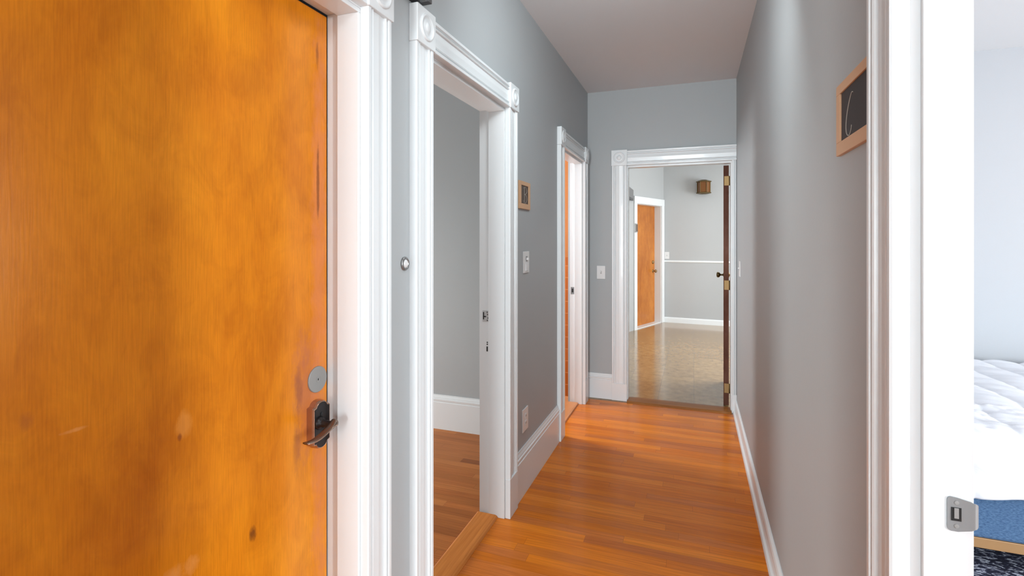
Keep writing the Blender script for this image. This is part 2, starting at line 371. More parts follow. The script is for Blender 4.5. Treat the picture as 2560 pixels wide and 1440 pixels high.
# classic fluted casing profile across a width W: (position, height proud of the wall)
def casing_prof(W):
    k = W/0.118
    p = [(0, 0), (0, .024), (.002, .028), (.013, .028), (.0155, .024), (.017, .018), (.021, .018), (.0225, .024), (.026, .0265), (.0295, .024),
         (.031, .018), (.045, .0195), (.059, .0215), (.073, .0195), (.087, .018), (.0885, .024), (.092, .0265), (.0955, .024), (.097, .018), (.101, .018),
         (.1025, .024), (.105, .028), (.116, .028), (.118, .024), (.118, 0)]
    return [(a*k, b) for a, b in p]

def rosette(fr, cu, cz, s, n0):
    bm = bmesh.new()
    prof = [(s, 0), (s, .003), (s*.93, .0065), (s*.82, .0065), (s*.74, .002), (s*.55, .0005), (s*.42, .003), (s*.34, .0065), (s*.18, .0085), (0, .009)]
    lathe(bm, prof, lambda a, b, h_: fr(cu+a, n0+h_, cz+b), 36)
    return bm
def door_trim(name, label, fr, u0, u1, ztop, W=0.118, block=0.128, plinth=0.2, right=True, depth=0.14, stop_side='room', head_h=None, sides=(True, True), strike=None, stop_span=None, rv=.004):
    """painted door casing with corner blocks and jambs. opening u0..u1, opening head ztop, fr on the wall face."""
    root = empty(name, fr((u0+u1)/2, 0, 0)); tag(root, label, 'door trim', 'structure')
    pr = casing_prof(W)
    for s, uu in ((0, u0), (1, u1)):
        if not sides[s]: continue
        sg = -1 if s == 0 else 1
        Wd = W if isinstance(sides[s], bool) else sides[s]
        bm = bmesh.new()
        pp = [(a, b) for a, b in pr if a <= Wd+1e-6]
        if pp[-1][1] != 0: pp.append((Wd, 0))
        sweep(bm, pp, lambda i, a, b: fr(uu+sg*a, b, (plinth, ztop+.008)[i]), 2)
        put('side_casing', bm, M['white'], root)
        put('plinth', box(uu-sg*0.002, uu+sg*(Wd+.001), 0, .0285, 0, plinth, .002, fr), M['white'], root)
        if isinstance(sides[s], bool):
            c = uu+sg*W/2
            bk = put('corner_block', box(c-block/2, c+block/2, 0, .034, ztop+.008, ztop+.008+block, .0025, fr), M['white'], root)
            put('rosette', rosette(fr, c, ztop+.008+block/2, block*.36, .034), M['white'], bk, smooth=True)
    ua = u0-(W-block)/2-block/2-0.0 if False else u0+(block-W)/2
    ua = u0 - W/2 + block/2
    ub = u1 + W/2 - block/2 if isinstance(sides[1], bool) else u1+sides[1]
    bm = bmesh.new()
    sweep(bm, pr, lambda i, a, b: fr((ua, ub)[i], b, ztop+.008+a*1.0), 2)
    put('head_casing', bm, M['white'], root)
    # jambs: boards lining the opening, with the door stop
    t = .018; sd = depth*0.62; s0_, s1_ = stop_span or (-.001, -sd)
    for s, uu in ((0, u0), (1, u1)):
        sg = -1 if s == 0 else 1
        put('jamb', box(uu+sg*rv, uu+sg*(rv+t), 0.0, -depth, 0, ztop+.004, .001, fr), M['white'], root)
        put('door_stop', box(uu+sg*rv, uu-sg*.009, s0_, s1_, 0, ztop-.009, .0015, fr), M['white'], root)
    put('head_jamb', box(u0-.022, u1+.022, 0.0, -depth, ztop+.004, ztop+.022, .001, fr), M['white'], root)
    put('door_stop', box(u0-.004, u1+.004, s0_, s1_, ztop-.009, ztop+.004, .0015, fr), M['white'], root)
    return root

# ------------------------------------------------------------------ setting: floors, walls, ceilings
XL, XR, YE, H = -0.909, 0.330, 4.5166, 2.757
def struct(name, bm, mat, label, cat, smooth=False):
    return tag(put(name, bm, mat, smooth=smooth), label, cat, 'structure')
def wall_seg(bm, a0, a1, z0, z1, c0, c1, axis):
    if axis == 'y': B(bm, c0, c1, a0, a1, z0, z1)     # wall along y
    else: B(bm, a0, a1, c0, c1, z0, z1)
def wall(name, axis, c0, c1, a0, a1, openings, mat, label, top=H):
    """openings: (start, end, z0, z1)"""
    bm = bmesh.new(); cur = a0
    for s, e, z0, z1 in openings:
        wall_seg(bm, cur, s, 0, top, c0, c1, axis)
        if z0 > 0: wall_seg(bm, s, e, 0, z0, c0, c1, axis)
        wall_seg(bm, s, e, z1, top, c0, c1, axis); cur = e
    wall_seg(bm, cur, a1, 0, top, c0, c1, axis)
    bmesh.ops.remove_doubles(bm, verts=bm.verts, dist=1e-5)
    return struct(name, bm, mat, label, 'wall')

struct('floor', box(XL-.05, XR+.04, -6.3, 4.455, -.06, 0), M['floor'], 'glossy orange strip wood floor of the hallway', 'floor')
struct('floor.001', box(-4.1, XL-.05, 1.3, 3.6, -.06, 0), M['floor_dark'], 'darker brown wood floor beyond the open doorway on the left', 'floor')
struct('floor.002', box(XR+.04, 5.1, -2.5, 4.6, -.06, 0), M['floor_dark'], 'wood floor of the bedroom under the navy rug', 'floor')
struct('floor.003', box(-1.9, 3.2, 4.60, 9.4, -.06, 0), M['vinyl'], 'shiny beige floor beyond the end doorway', 'floor')
struct('floor.004', box(-2.8, XL-.05, 3.6, 4.6, -.06, 0), M['threshold_tan'], 'floor of the orange tiled bathroom', 'floor')
struct('ceiling', box(XL-.1, XR+.1, -6.3, 4.65, H, H+.08), M['ceiling'], 'pale grey hallway ceiling', 'ceiling')
struct('ceiling.001', box(XR+.1, 5.1, -2.5, 4.65, H, H+.08), M['ceiling_bedroom'], 'white ceiling of the bedroom at the right edge', 'ceiling')
struct('ceiling.002', box(-4.2, XL-.1, .1, 4.65, H, H+.08), M['ceiling'], 'ceiling of the rooms behind the left wall', 'ceiling')
struct('ceiling.003', box(-1.9, 3.2, 4.65, 9.4, H, H+.08), M['ceiling_bedroom'], 'ceiling of the room beyond the end doorway', 'ceiling')

AO = (0.345, 1.215); BO = (1.600, 2.400); CO = (3.555, 4.286); ZD = 2.095
LW = .131
wall('wall_left', 'y', XL-LW, XL, -6.2, YE+.12, [(AO[0]-.022, AO[1]+.022, 0, ZD+.022), (BO[0]-.022, BO[1]+.022, 0, ZD+.022), (CO[0]-.022, CO[1]+.022, 0, 2.112)], M['wall'], 'long grey hallway wall on the left with three doorways')
DO = (0.205, 0.985)
wall('wall_right', 'y', XR, XR+.074, -6.2, YE+.12, [(DO[0]-.022, DO[1]+.022, 0, ZD+.022)], M['wall'], 'grey hallway wall on the right with the bedroom doorway')
EO = (-0.556, 0.295); ZE = 2.072
wall('wall_end', 'x', YE, YE+.12, XL, XR, [(EO[0]-.022, EO[1]+.012, 0, ZE+.022)], M['wall'], 'short grey wall at the end of the hallway around the doorway')
wall('wall_back', 'x', -6.3, -6.2, XL-.13, XR+.08, [], M['wall'], 'grey wall closing the hallway behind the camera')
# room behind the first open doorway
wall('wall_left_room_far', 'x', 3.375, 3.45, -4.1, XL-LW, [], M['wall'], 'grey wall seen through the open doorway on the left')
wall('wall_left_room_near', 'x', 1.36, 1.44, -4.1, XL-LW, [], M['wall'], 'near partition of the room on the left')
wall('wall_left_room_outer', 'y', -4.15, -4.05, 1.36, 3.45, [], M['wall'], 'outer wall of the room on the left')
wall('wall_closet', 'y', -1.9, -1.8, .1, 1.36, [], M['wall'], 'back of the space behind the closed orange door')
wall('wall_closet_side', 'x', .1, .18, -1.9, XL-LW, [], M['wall'], 'side of the space behind the closed orange door')
# bathroom
bt = struct('wall_bathroom', box(-2.6, XL-LW, 4.452, 4.60, 0, 1.265, 0), M['tile'], 'orange glazed tile wall inside the bathroom', 'wall')
struct('wall_bathroom_upper', box(-2.6, XL-LW, 4.456, 4.60, 1.265, H), M['orange_paint'], 'orange painted wall above the bathroom tiles', 'wall')
wall('wall_bathroom_near', 'x', 3.45, 3.50, -2.7, XL-LW, [], M['white'], 'near partition wall of the bathroom')
wall('wall_bathroom_outer', 'y', -2.75, -2.65, 3.5, 4.6, [], M['white'], 'outer wall of the bathroom')
# bedroom
wall('wall_bedroom_far', 'x', 4.44, 4.54, XR+.074, 5.1, [], M['wall_bedroom'], 'pale wall behind the bed at the right edge')
wall('wall_bedroom_outer', 'y', 5.0, 5.1, -2.4, 4.54, [], M['wall_bedroom'], 'window wall of the bedroom out of view')
wall('wall_bedroom_near', 'x', -2.4, -2.3, XR+.074, 5.1, [], M['wall_bedroom'], 'near wall of the bedroom out of view')
struct('wall_bedroom_door_side', box(XR+.0745, XR+.081, DO[1]+.03, 4.44, 0, H), M['wall_bedroom'], 'bedroom side of the partition next to the doorway', 'wall')
# room beyond the end doorway
C0 = Vector((-.493, 9.014, 0)); Dv = Vector((-.364, -.931, 0)).normalized(); Nv = Vector((.931, -.364, 0)).normalized()
DG = Frame(C0, Dv, Nv)
bm = bmesh.new()
so0, so1 = .105, .985
for s0, s1, z0, z1 in ((-.25, so0-.01, 0, H), (so0-.01, so1+.01, 1.99, H), (so1+.01, 2.6, 0, H)):
    B(bm, s0, s1, -.16, 0, z0, z1, 0, DG)
struct('wall_kitchen_left', bm, M['wall_kitchen'], 'pale grey angled wall around the far orange door', 'wall')
FA = Frame((-.493, 9.014, 0), Vector((.977, -.068, 0)).normalized(), Vector((-.068, -.977, 0)).normalized())
bm = bmesh.new(); B(bm, -.2, 3.7, -.1, 0, 0, H, 0, FA)
struct('wall_kitchen_far', bm, M['wall_kitchen'], 'pale grey far wall carrying the brass lantern', 'wall')
wall('wall_kitchen_right', 'y', 3.0, 3.1, 4.6, 9.2, [], M['wall_kitchen'], 'right wall of the far room out of view')
wall('wall_kitchen_near', 'x', YE+.121, YE+.16, XR, 3.1, [], M['wall_kitchen'], 'near wall of the far room out of view')
bm = bmesh.new(); B(bm, -1.85, XL, YE+.12, YE+.16, 0, H); B(bm, -1.9, -1.8, YE+.12, 6.8, 0, H)
struct('wall_kitchen_corner', bm, M['wall_kitchen'], 'left corner walls of the far room out of view', 'wall')

# ------------------------------------------------------------------ baseboards
def base_prof(h_, t=.018):
    return [(0, 0), (t, 0), (t, h_-.055), (t-.004, h_-.052), (t-.004, h_-.044), (t, h_-.041), (t, h_-.030), (t-.005, h_-.026), (t-.006, h_-.018), (t-.011, h_-.008), (t-.012, h_), (0, h_)]
def baseboard(name, fr, u0, u1, prof, label):
    bm = bmesh.new(); sweep(bm, prof, lambda i, a, b: fr((u0, u1)[i], a, b), 2)
    return struct(name, bm, M['white'], label, 'baseboard')
LF = Frame((XL, 0, 0), (0, 1, 0), (1, 0, 0)); RF = Frame((XR, 0, 0), (0, 1, 0), (-1, 0, 0)); EF = Frame((0, YE, 0), (1, 0, 0), (0, -1, 0))
baseboard('baseboard_left', LF, BO[1]+.121, CO[0]-.121, base_prof(.258), 'tall moulded white baseboard between the two left doorways')
baseboard('baseboard_left.001', LF, AO[1]+.121, BO[0]-.121, base_prof(.258), 'short white baseboard between the orange door and the open doorway')
baseboard('baseboard_end', EF, XL+.001, EO[0]-.131, base_prof(.222), 'short white baseboard on the end wall left of the doorway')
rp = [(0, 0), (.030, 0), (.030, .010), (.026, .020), (.018, .026), (.016, .03), (.016, .085), (.012, .098), (.004, .108), (0, .108)]
baseboard('baseboard_right', RF, DO[1]+.121, YE-.001, rp, 'low white baseboard along the right hallway wall')
LRF = Frame((0, 3.375, 0), (1, 0, 0), (0, -1, 0))
baseboard('baseboard_left_room', LRF, -4.05, XL-LW-.001, base_prof(.255), 'tall white baseboard in the room beyond the left doorway')
fb = [(0, 0), (.014, 0), (.014, .07), (.008, .088), (0, .092)]
baseboard('baseboard_far', FA, .016, 3.5, fb, 'white baseboard of the far pale wall')
bm = bmesh.new(); sweep(bm, [(0, 1.030), (.012, 1.034), (.018, 1.045), (.018, 1.055), (.010, 1.066), (0, 1.066)], lambda i, a, b: FA((.006, 3.5)[i], a, b), 2)
struct('trim_7', bm, M['white'], 'thin white chair rail on the far pale wall', 'chair rail')

# ------------------------------------------------------------------ door trims
door_trim('trim_1', 'white casing around the closed orange door at the left', LF, AO[0], AO[1], ZD, depth=.1215, plinth=.2)
t2 = door_trim('trim_2', 'white fluted casing of the open doorway on the left wall', LF, BO[0], BO[1], ZD, depth=.145, plinth=.2)
t3 = door_trim('trim_3', 'white casing of the far left doorway to the orange bathroom', LF, CO[0], CO[1], 2.09, depth=.11, plinth=.2)
t4 = door_trim('trim_4', 'white casing of the doorway at the end of the hall', EF, EO[0], EO[1], ZE, W=.13, block=.138, depth=.13, plinth=.15, sides=(True, .034))
t5 = door_trim('trim_5', 'white casing and jamb of the bedroom doorway at the right', RF, DO[0], DO[1], ZD, depth=.083, plinth=.2, stop_span=(-.014, -.042), rv=.0006)

# strike plates (screwed to their jambs)
def lip_strike():
    y = DO[1]+.0006
    bm = bmesh.new()
    x0, x1, z0, z1 = XR+.048, XR+.083, .968, 1.022
    n = 10
    # plate with curved lip turning round the jamb's far edge
    outline = [(x0+.005, z0), (x0+.003, z0+.0006), (x0+.0012, z0+.0020), (x0+.0003, z0+.0040), (x0, z0+.007), (x0, z1-.007), (x0+.0003, z1-.0040), (x0+.0012, z1-.0020), (x0+.003, z1-.0006), (x0+.005, z1), (x0+.014, z1-.001), (x1-.004, z1-.005), (x1, z1-.007), (x1, z0+.006), (x1-.004, z0+.004), (x0+.014, z0+.0)]
    f = [bm.verts.new((x, y-.0024, z)) for x, z in outline]; g = [bm.verts.new((x, y+.0004, z)) for x, z in outline]
    bm.faces.new(f); bm.faces.new(g[::-1]); k = len(f)
    for i in range(k): bm.faces.new([f[i], f[(i+1) % k], g[(i+1) % k], g[i]])
    zc = (z0+z1)/2
    rows = []
    for i in range(7):
        a = i/6; hz = .0205*math.sqrt(max(0, 1-(a*.93)**2)); x = x1+.0085*math.sin(a*PI/2)-.001; yy = y-.0024+.009*a*a
        rows.append([(x, yy, zc+hz), (x, yy, zc-hz), (x-.001, yy+.0015, zc-hz), (x-.001, yy+.0015, zc+hz)])
    vr = [[bm.verts.new(p) for p in r_] for r_ in rows]
    for A_, C_ in zip(vr, vr[1:]):
        for i in range(4): bm.faces.new([A_[i], A_[(i+1) % 4], C_[(i+1) % 4], C_[i]])
    bm.faces.new(vr[0]); bm.faces.new(vr[-1][::-1])
    o = put('strike_plate', bm, M['nickel'], t5); o['label'] = 'brushed nickel strike plate with rounded lip'
    put('latch_hole', box(x0+.005, x0+.018, y-.0032, y-.0022, zc-.010, zc+.011, .0), M['hole'], o)
    put('latch_spring', box(x0+.0085, x0+.0145, y-.0040, y-.0030, zc-.006, zc+.0105, .0003), M['nickel_light'], o)
    for zz in (zc+.0185, zc-.0185):
        b2 = bmesh.new(); lathe(b2, [(.0034, 0), (.0030, .0007), (0, .0009)], lambda a, b, h_: (x0+.012+a, y-.0024-h_, zz+b), 16)
        sc_ = put('screw', b2, M['nickel_light'], o)
lip_strike()
yb = BO[1]+.004
o = put('strike_plate', box(-1.036, -1.000, yb-.002, yb+.001, 1.000, 1.058, .0004), flat('paint_spattered_metal', (0.55, 0.55, 0.55), .4, metal=.3, mottle=.5), t2)
o['label'] = 'paint spattered old strike plate'
put('latch_hole', box(-1.033, -1.027, yb-.0028, yb-.0018, 1.012, 1.050), M['hole'], o)
put('latch_hole', box(-1.027, -1.016, yb-.0028, yb-.0018, 1.024, 1.030), M['hole'], o)
for zz, xx in ((1.050, -1.010), (1.038, -1.008), (1.020, -1.006), (1.008, -1.009)):
    b2 = bmesh.new(); lathe(b2, [(.0032, 0), (.002, .0012), (0, .0014)], lambda a, b, h_: (xx+a, yb-.0018-h_, zz+b*1.3), 10); put('screw', b2, M['dark'], o)
for zz, s in ((.893, .004), (.883, .004)):
    b2 = bmesh.new(); lathe(b2, [(s, 0), (s*.6, .0008), (0, .001)], lambda a, b, h_: (-1.010+a, yb-h_, zz+b), 12); put('screw_hole', b2, M['hole'], t2)
put('bolt_hole', box(-1.0145, -1.0065, yb-.001, yb+.0005, .846, .872, .0004), M['hole'], t2)
yc = CO[1]+.004
o = put('strike_plate', box(-1.012, -.982, yc-.002, yc+.001, .950, 1.012, .0004), M['nickel'], t3)
put('latch_hole', box(-1.002, -.989, yc-.0028, yc-.0018, .966, .998), M['hole'], o)
# old latch nail on the orange door's jamb
# thresholds
def threshold(name, label, x0, x1, y0, y1, z, mat, kx=True):
    bm = bmesh.new(); B(bm, x0, x1, y0, y1, 0, z, .004)
    return struct(name, bm, mat, label, 'threshold')
def plank(name, c1, c2, sc_):
    m, nt, b = new_mat(name); L = nt.links
    tc = N(nt, 'ShaderNodeTexCoord'); mp = N(nt, 'ShaderNodeMapping'); mp.inputs['Scale'].default_value = sc_; L.new(tc.outputs['Object'], mp.inputs[0])
    n = N(nt, 'ShaderNodeTexNoise'); n.inputs['Scale'].default_value = 1; n.inputs['Detail'].default_value = 6; n.inputs['Distortion'].default_value = .5; L.new(mp.outputs[0], n.inputs['Vector'])
    r = N(nt, 'ShaderNodeValToRGB'); r.color_ramp.elements[0].position = .3; r.color_ramp.elements[1].position = .7
    r.color_ramp.elements[0].color = (*c1, 1); r.color_ramp.elements[1].color = (*c2, 1)
    L.new(n.outputs['Fac'], r.inputs[0]); L.new(r.outputs[0], b.inputs['Base Color'])
    b.inputs['Roughness'].default_value = .35; b.inputs['Specular IOR Level'].default_value = .2
    return m
M['thr_wood'] = plank('threshold_wood', (0.50, 0.15, 0.022), (0.66, 0.23, 0.045), (70, 3, 70))
M['thr_dark'] = plank('dark_threshold_wood', (0.22, 0.07, 0.010), (0.36, 0.13, 0.02), (3, 70, 70))
bm = bmesh.new()
sweep(bm, [(-1.060, 0), (-1.060, .010), (-1.054, .013), (-.962, .013), (-.952, .010), (-.945, .002), (-.945, 0)], lambda i, a, b: (a, (BO[0]+.004, BO[1]-.009)[i], b), 2)
struct('trim_8', bm, M['thr_wood'], 'orange wood threshold of the open left doorway', 'threshold')
bm = bmesh.new()
sweep(bm, [(-1.056, 0), (-1.056, .012), (-1.05, .014), (-.955, .014), (-.943, .011), (-.940, 0)], lambda i, a, b: (a, (CO[0]+.004, CO[1]-.009)[i], b), 2)
struct('trim_9', bm, M['threshold_tan'], 'pale tan threshold of the bathroom doorway', 'threshold')
bm = bmesh.new()
sweep(bm, [(4.448, 0), (4.450, .005), (4.470, .012), (4.570, .013), (4.610, .009), (4.625, 0)], lambda i, a, b: ((EO[0]+.004, EO[1]-.004)[i], a, b), 2)
struct('trim_10', bm, M['thr_dark'], 'brown wood threshold at the end doorway', 'threshold')

# ------------------------------------------------------------------ door_1: closed orange door
DX = -1.030
d1 = empty('door_1', (DX, .809, 0)); tag(d1, 'large closed orange varnished wood door filling the left of the picture', 'door', 'structure')
put('door_slab', box(DX-.040, DX, AO[0]-.001, AO[1]+.001, .012, ZD-.003, .0012), M['door_orange'], d1)
# dark rabbet line beside the slab
DF = Frame((DX, 0, 0), (0, 1, 0), (1, 0, 0))
bm = bmesh.new()
lathe(bm, [(.0375, 0), (.0375, .003), (.0362, .0045), (.010, .0048), (.0098, .0043), (.0086, .0043), (.0084, .0048), (.0055, .0048), (.0052, .0044), (.0035, .0044), (.0032, .0050), (0, .0050)], lambda a, b, h_: DF(1.1745+a, h_, 1.023+b), 48)
o = put('lock_cover', bm, M['nickel_light'], d1, smooth=False); o['label'] = 'round satin nickel blank cover with small ring'
b2 = bmesh.new(); lathe(b2, [(.0016, 0), (.0016, .0006), (0, .0006)], lambda a, b, h_: DF(1.1745+a, .005+h_, 1.023+b*2), 10); put('key_slot', b2, M['hole'], o)
# arched escutcheon
def esc_outline(hw, z0, z1, sh):
    """plate outline with shouldered arch at both ends; u centred"""
    pts = []
    def arch(zc, sgn):
        q = []
        q.append((hw, zc)); q.append((hw*.93, zc+sgn*sh*.10)); q.append((hw*.72, zc+sgn*sh*.18))
        for i in range(1, 12):
            a = i/12*PI
            q.append((hw*.66*math.cos(a), zc+sgn*(sh*.20+sh*.80*math.sin(a))))
        q.append((-hw*.72, zc+sgn*sh*.18)); q.append((-hw*.93, zc+sgn*sh*.10)); q.append((-hw, zc))
        return q
    return arch(z1-sh, 1)+arch(z0+sh, -1)[::-1]
def esc_layers(layers, cu):
    bm = bmesh.new(); rings = []
    for (hw, z0, z1, sh, n_) in layers:
        rings.append([bm.verts.new(DF(cu+a, n_, b)) for a, b in esc_outline(hw, z0, z1, sh)])
    for A_, C_ in zip(rings, rings[1:]):
        k = len(A_)
        for i in range(k): bm.faces.new([A_[i], A_[(i+1) % k], C_[(i+1) % k], C_[i]])
    bm.faces.new(rings[0]); bm.faces.new(rings[-1][::-1])
    return bm
CU = 1.1680
z0, z1 = .8285, .9660
esc = put('escutcheon', esc_layers([(.0345, z0, z1, .017, 0), (.0345, z0, z1, .017, .008), (.0338, z0+.0005, z1-.0005, .017, .018), (.0320, z0+.002, z1-.002, .017, .0235), (.0312, z0+.003, z1-.003, .017, .0250), (.0302, z0+.004, z1-.004, .017, .0245)], CU), M['copper'], d1)
esc['label'] = 'arched copper edged lock plate'
put('face_plate', esc_layers([(.0300, z0+.0042, z1-.0042, .017, .0240), (.0296, z0+.0046, z1-.0046, .017, .0253), (.02, z0+.02, z1-.02, .012, .0262)], CU), M['bronze'], esc)
b2 = bmesh.new(); lathe(b2, [(.0045, 0), (.0045, .0022), (.0035, .003), (0, .003)], lambda a, b, h_: DF(CU-.004+a, .0258+h_, .928+b*1.5), 16); put('keyhole', b2, M['hole'], esc)
lv = bmesh.new()
zp = .9060
lathe(lv, [(.0185, .0250), (.0185, .029), (.0165, .034), (.0125, .0365), (.0105, .040), (.0100, .062), (.0105, .074)], lambda a, b, h_: DF(CU-.013+a, h_, zp+b), 28)
lever_rose = put('lever_hub', lv, M['bronze'], esc, smooth=True)
# wave shaped lever blade
def lever_blade():
    bm = bmesh.new()
    pts = []
    n = 26
    for i in range(n):
        a = i/(n-1)
        u = CU-.013-a*.094
        e = min(1, a/.86); z = zp+.0065-.0245*(3*e**2-2*e**3)
        nn = .078+.003*math.sin(a*PI)-.016*a*a
        th = .0034+.0085*max(0, 1-a/.22)**1.5                          # half thickness: a round boss at the pivot, then a band
        wd = .0125-.003*a
        pts.append((u, nn, z, th, wd))
    rings = []
    for i, (u, nn, z, th, wd) in enumerate(pts):
        q = []
        for k in range(16):
            an = 2*PI*k/16
            q.append(bm.verts.new(DF(u, nn+wd*math.cos(an), z+th*math.sin(an))))
        rings.append(q)
    for A_, C_ in zip(rings, rings[1:]):
        for k in range(16): bm.faces.new([A_[k], A_[(k+1) % 16], C_[(k+1) % 16], C_[k]])
    bm.faces.new(rings[-1])
    # round end cap at the pivot
    u, nn, z, th, wd = pts[0]
    prev = rings[0]
    for st in (.5, .8, .95, 1.0):
        sc_ = math.sqrt(max(0.0, 1-st*st)) if st < 1 else 0.02
        cur = [bm.verts.new(DF(u+.009*st, nn+wd*math.cos(2*PI*k/16)*sc_, z+th*math.sin(2*PI*k/16)*sc_)) for k in range(16)]
        for k in range(16): bm.faces.new([prev[k], prev[(k+1) % 16], cur[(k+1) % 16], cur[k]])
        prev = cur
    bm.faces.new(prev)
    return bm, pts
bl, lpts = lever_blade()
lever = put('lever_handle', bl, flat('bronze_lever', (0.20, 0.145, 0.115), .24, metal=.85), esc, smooth=True)
lever['label'] = 'wave shaped bronze lever'
# copper strip standing in for the highlight along the lever's lower rim
bm = bmesh.new(); tube(bm, [DF(u, nn+wd*.93, z-th*.35) for u, nn, z, th, wd in lpts], .0017, 8); put('rim_highlight', bm, M['copper'], esc, smooth=True)

# ------------------------------------------------------------------ small wall fittings
def screw(parent, f, u, z, n_, r=.0028):
    b2 = bmesh.new(); lathe(b2, [(r, 0), (r*.8, .0008), (0, .001)], lambda a, b, h_: f(u+a, n_+h_, z+b), 12); put('screw', b2, M['plastic'], parent)
def switch_plate(f, u, z, w_, h_, label, cat='light switch', style='toggle', group=None):
    name = {'toggle': 'light_switch', 'outlet': 'wall_outlet', 'combo': 'light_switch'}[style]
    root = empty(name, f(u, 0, z-h_/2)); tag(root, label, cat)
    put('cover_plate', box(u-w_/2, u+w_/2, 0, .006, z-h_/2, z+h_/2, .0018, f), M['plastic'], root)
    if style == 'toggle':
        sl = put('switch_slot', box(u-.006, u+.006, .0058, .0066, z-.013, z+.013, 0, f), flat('switch_recess', (.42, .42, .42), .5), root)
        put('toggle', box(u-.004, u+.004, .006, .016, z-.001, z+.010, .001, f), M['plastic'], sl)
        screw(root, f, u, z+h_*.37, .006); screw(root, f, u, z-h_*.37, .006)
    elif style == 'combo':
        put('rocker', box(u-.020, u+.020, .005, .011, z-.050, z-.008, .0015, f), M['plastic'], root)
        sl = put('switch_slot', box(u-.014, u+.014, .0055, .0068, z+.004, z+.034, 0, f), flat('combo_recess', (.30, .30, .30), .5), root)
        put('toggle', box(u-.005, u+.005, .006, .019, z+.012, z+.026, .001, f), M['plastic'], sl)
    else:
        for dz in (.020, -.020):
            r_ = put('receptacle', box(u-.016, u+.016, .005, .0085, z+dz-.014, z+dz+.014, .003, f), M['plastic'], root)
            for du in (-.006, .006): put('slot', box(u+du-.0012, u+du+.0012, .0083, .0090, z+dz-.004, z+dz+.006, 0, f), M['hole'], r_)
        screw(root, f, u, z, .006)
    return root
switch_plate(LF, 2.731, 1.298, .100, .122, 'white double switch plate below the letter B plaque', style='combo')
switch_plate(LF, 2.714, .402, .098, .128, 'white wall outlet low above the tall left baseboard', 'outlet', 'outlet')
switch_plate(EF, -.786, 1.131, .076, .118, 'white toggle switch left of the end doorway')
switch_plate(RF, 4.16, 1.205, .075, .118, 'white toggle switch on the right hallway wall near its far end')
switch_plate(FA, .057, 1.150, .075, .118, 'white switch just above the chair rail beside the far orange door')

# round button between the two left door casings
rb = empty('round_button', LF(1.449, 0, 1.324)); tag(rb, 'small round chrome rimmed button between the two left door casings', 'wall button')
bm = bmesh.new(); lathe(bm, [(.0235, 0), (.0235, .004), (.0215, .007), (.016, .008), (.0145, .0045)], lambda a, b, h_: LF(1.449+a, h_, 1.348+b), 40)
put('rim', bm, flat('grey_chrome', (.30, .30, .30), .3, metal=.8), rb, smooth=True)
bm = bmesh.new(); lathe(bm, [(.0145, 0), (.0145, .005), (.012, .008), (.007, .0105), (0, .0115)], lambda a, b, h_: LF(1.449+a, h_, 1.348+b), 32)
put('button_face', bm, M['plastic'], rb, smooth=True)

# blackboard plaques with chalk letters
def smooth_line(p, n=6):
    if len(p) < 3: return p
    q = [p[0]]+list(p)+[p[-1]]; out = []
    for i in range(1, len(q)-2):
        for k in range(n):
            t = k/n; out.append(tuple(.5*(2*q[i][c]+(q[i+1][c]-q[i-1][c])*t+(2*q[i-1][c]-5*q[i][c]+4*q[i+1][c]-q[i+2][c])*t*t+(3*q[i][c]-q[i-1][c]-3*q[i+1][c]+q[i+2][c])*t**3) for c in (0, 1)))
    return out+[p[-1]]
def plaque(f, u0, u1, z0, z1, label, strokes, slate, cat='plaque', fw=.030, flip=1):
    root = empty('letter_plaque', f((u0+u1)/2, 0, z0)); tag(root, label, cat)
    put('slate', box(u0+fw*.6, u1-fw*.6, 0.0005, .006, z0+fw*.6, z1-fw*.6, 0, f), slate, root)
    bm = bmesh.new()
    for a0, a1, c0, c1 in ((u0, u1, z0, z0+fw), (u0, u1, z1-fw*.75, z1), (u0, u0+fw, z0+fw, z1-fw*.75), (u1-fw, u1, z0+fw, z1-fw*.75)):
        B(bm, a0, a1, 0, .010, c0, c1, .0012, f)
    put('wood_frame', bm, M['frame_wood'], root)
    bm = bmesh.new()
    for st in strokes: tube(bm, [f(u, .0063, z) for u, z in smooth_line(st)], .0010, 6)
    put('chalk_letter', bm, M['chalk'], root)
    return root
# letter C: seen at an angle, long and thin
cst = [(1.271, 1.749), (1.280, 1.751), (1.292, 1.742), (1.306, 1.726), (1.318, 1.706), (1.3235, 1.685), (1.320, 1.670), (1.309, 1.662), (1.297, 1.662), (1.286, 1.670), (1.281, 1.680)]
plaque(RF, 1.13, 1.392, 1.627, 1.792, 'wood framed blackboard plaque with chalk letter C on the right wall', [cst], M['slate'])
ub = 2.700
bst = [[(ub-.008, 1.722), (ub-.008, 1.64)],
       [(ub-.022, 1.718), (ub+.004, 1.725), (ub+.030, 1.716), (ub+.034, 1.700), (ub+.018, 1.688), (ub-.004, 1.684)],
       [(ub-.004, 1.684), (ub+.026, 1.676), (ub+.038, 1.660), (ub+.026, 1.642), (ub+.0, 1.634), (ub-.024, 1.640), (ub-.030, 1.650)]]
plaque(LF, 2.600, 2.791, 1.600, 1.755, 'wood framed blackboard plaque with chalk letter B on the left wall', bst, M['slate_worn'])

# bracket above the casing
bk = empty('wall_bracket', LF(1.55, 0, 2.235)); tag(bk, 'dark metal bracket above the casing of the open left doorway', 'bracket')
put('body', box(1.546, 1.572, 0, .037, 2.262, 2.34, .002, LF), flat('dark_grey_metal', (.09, .09, .092), .5), bk)
put('arm', box(1.400, 1.500, .002, .030, 2.240, 2.256, .002, LF), M['dark'], bk)
put('arm_joint', box(1.47, 1.548, .004, .030, 2.262, 2.30, .002, LF), flat('mid_grey_metal', (.30, .30, .30), .4, metal=.5), bk)

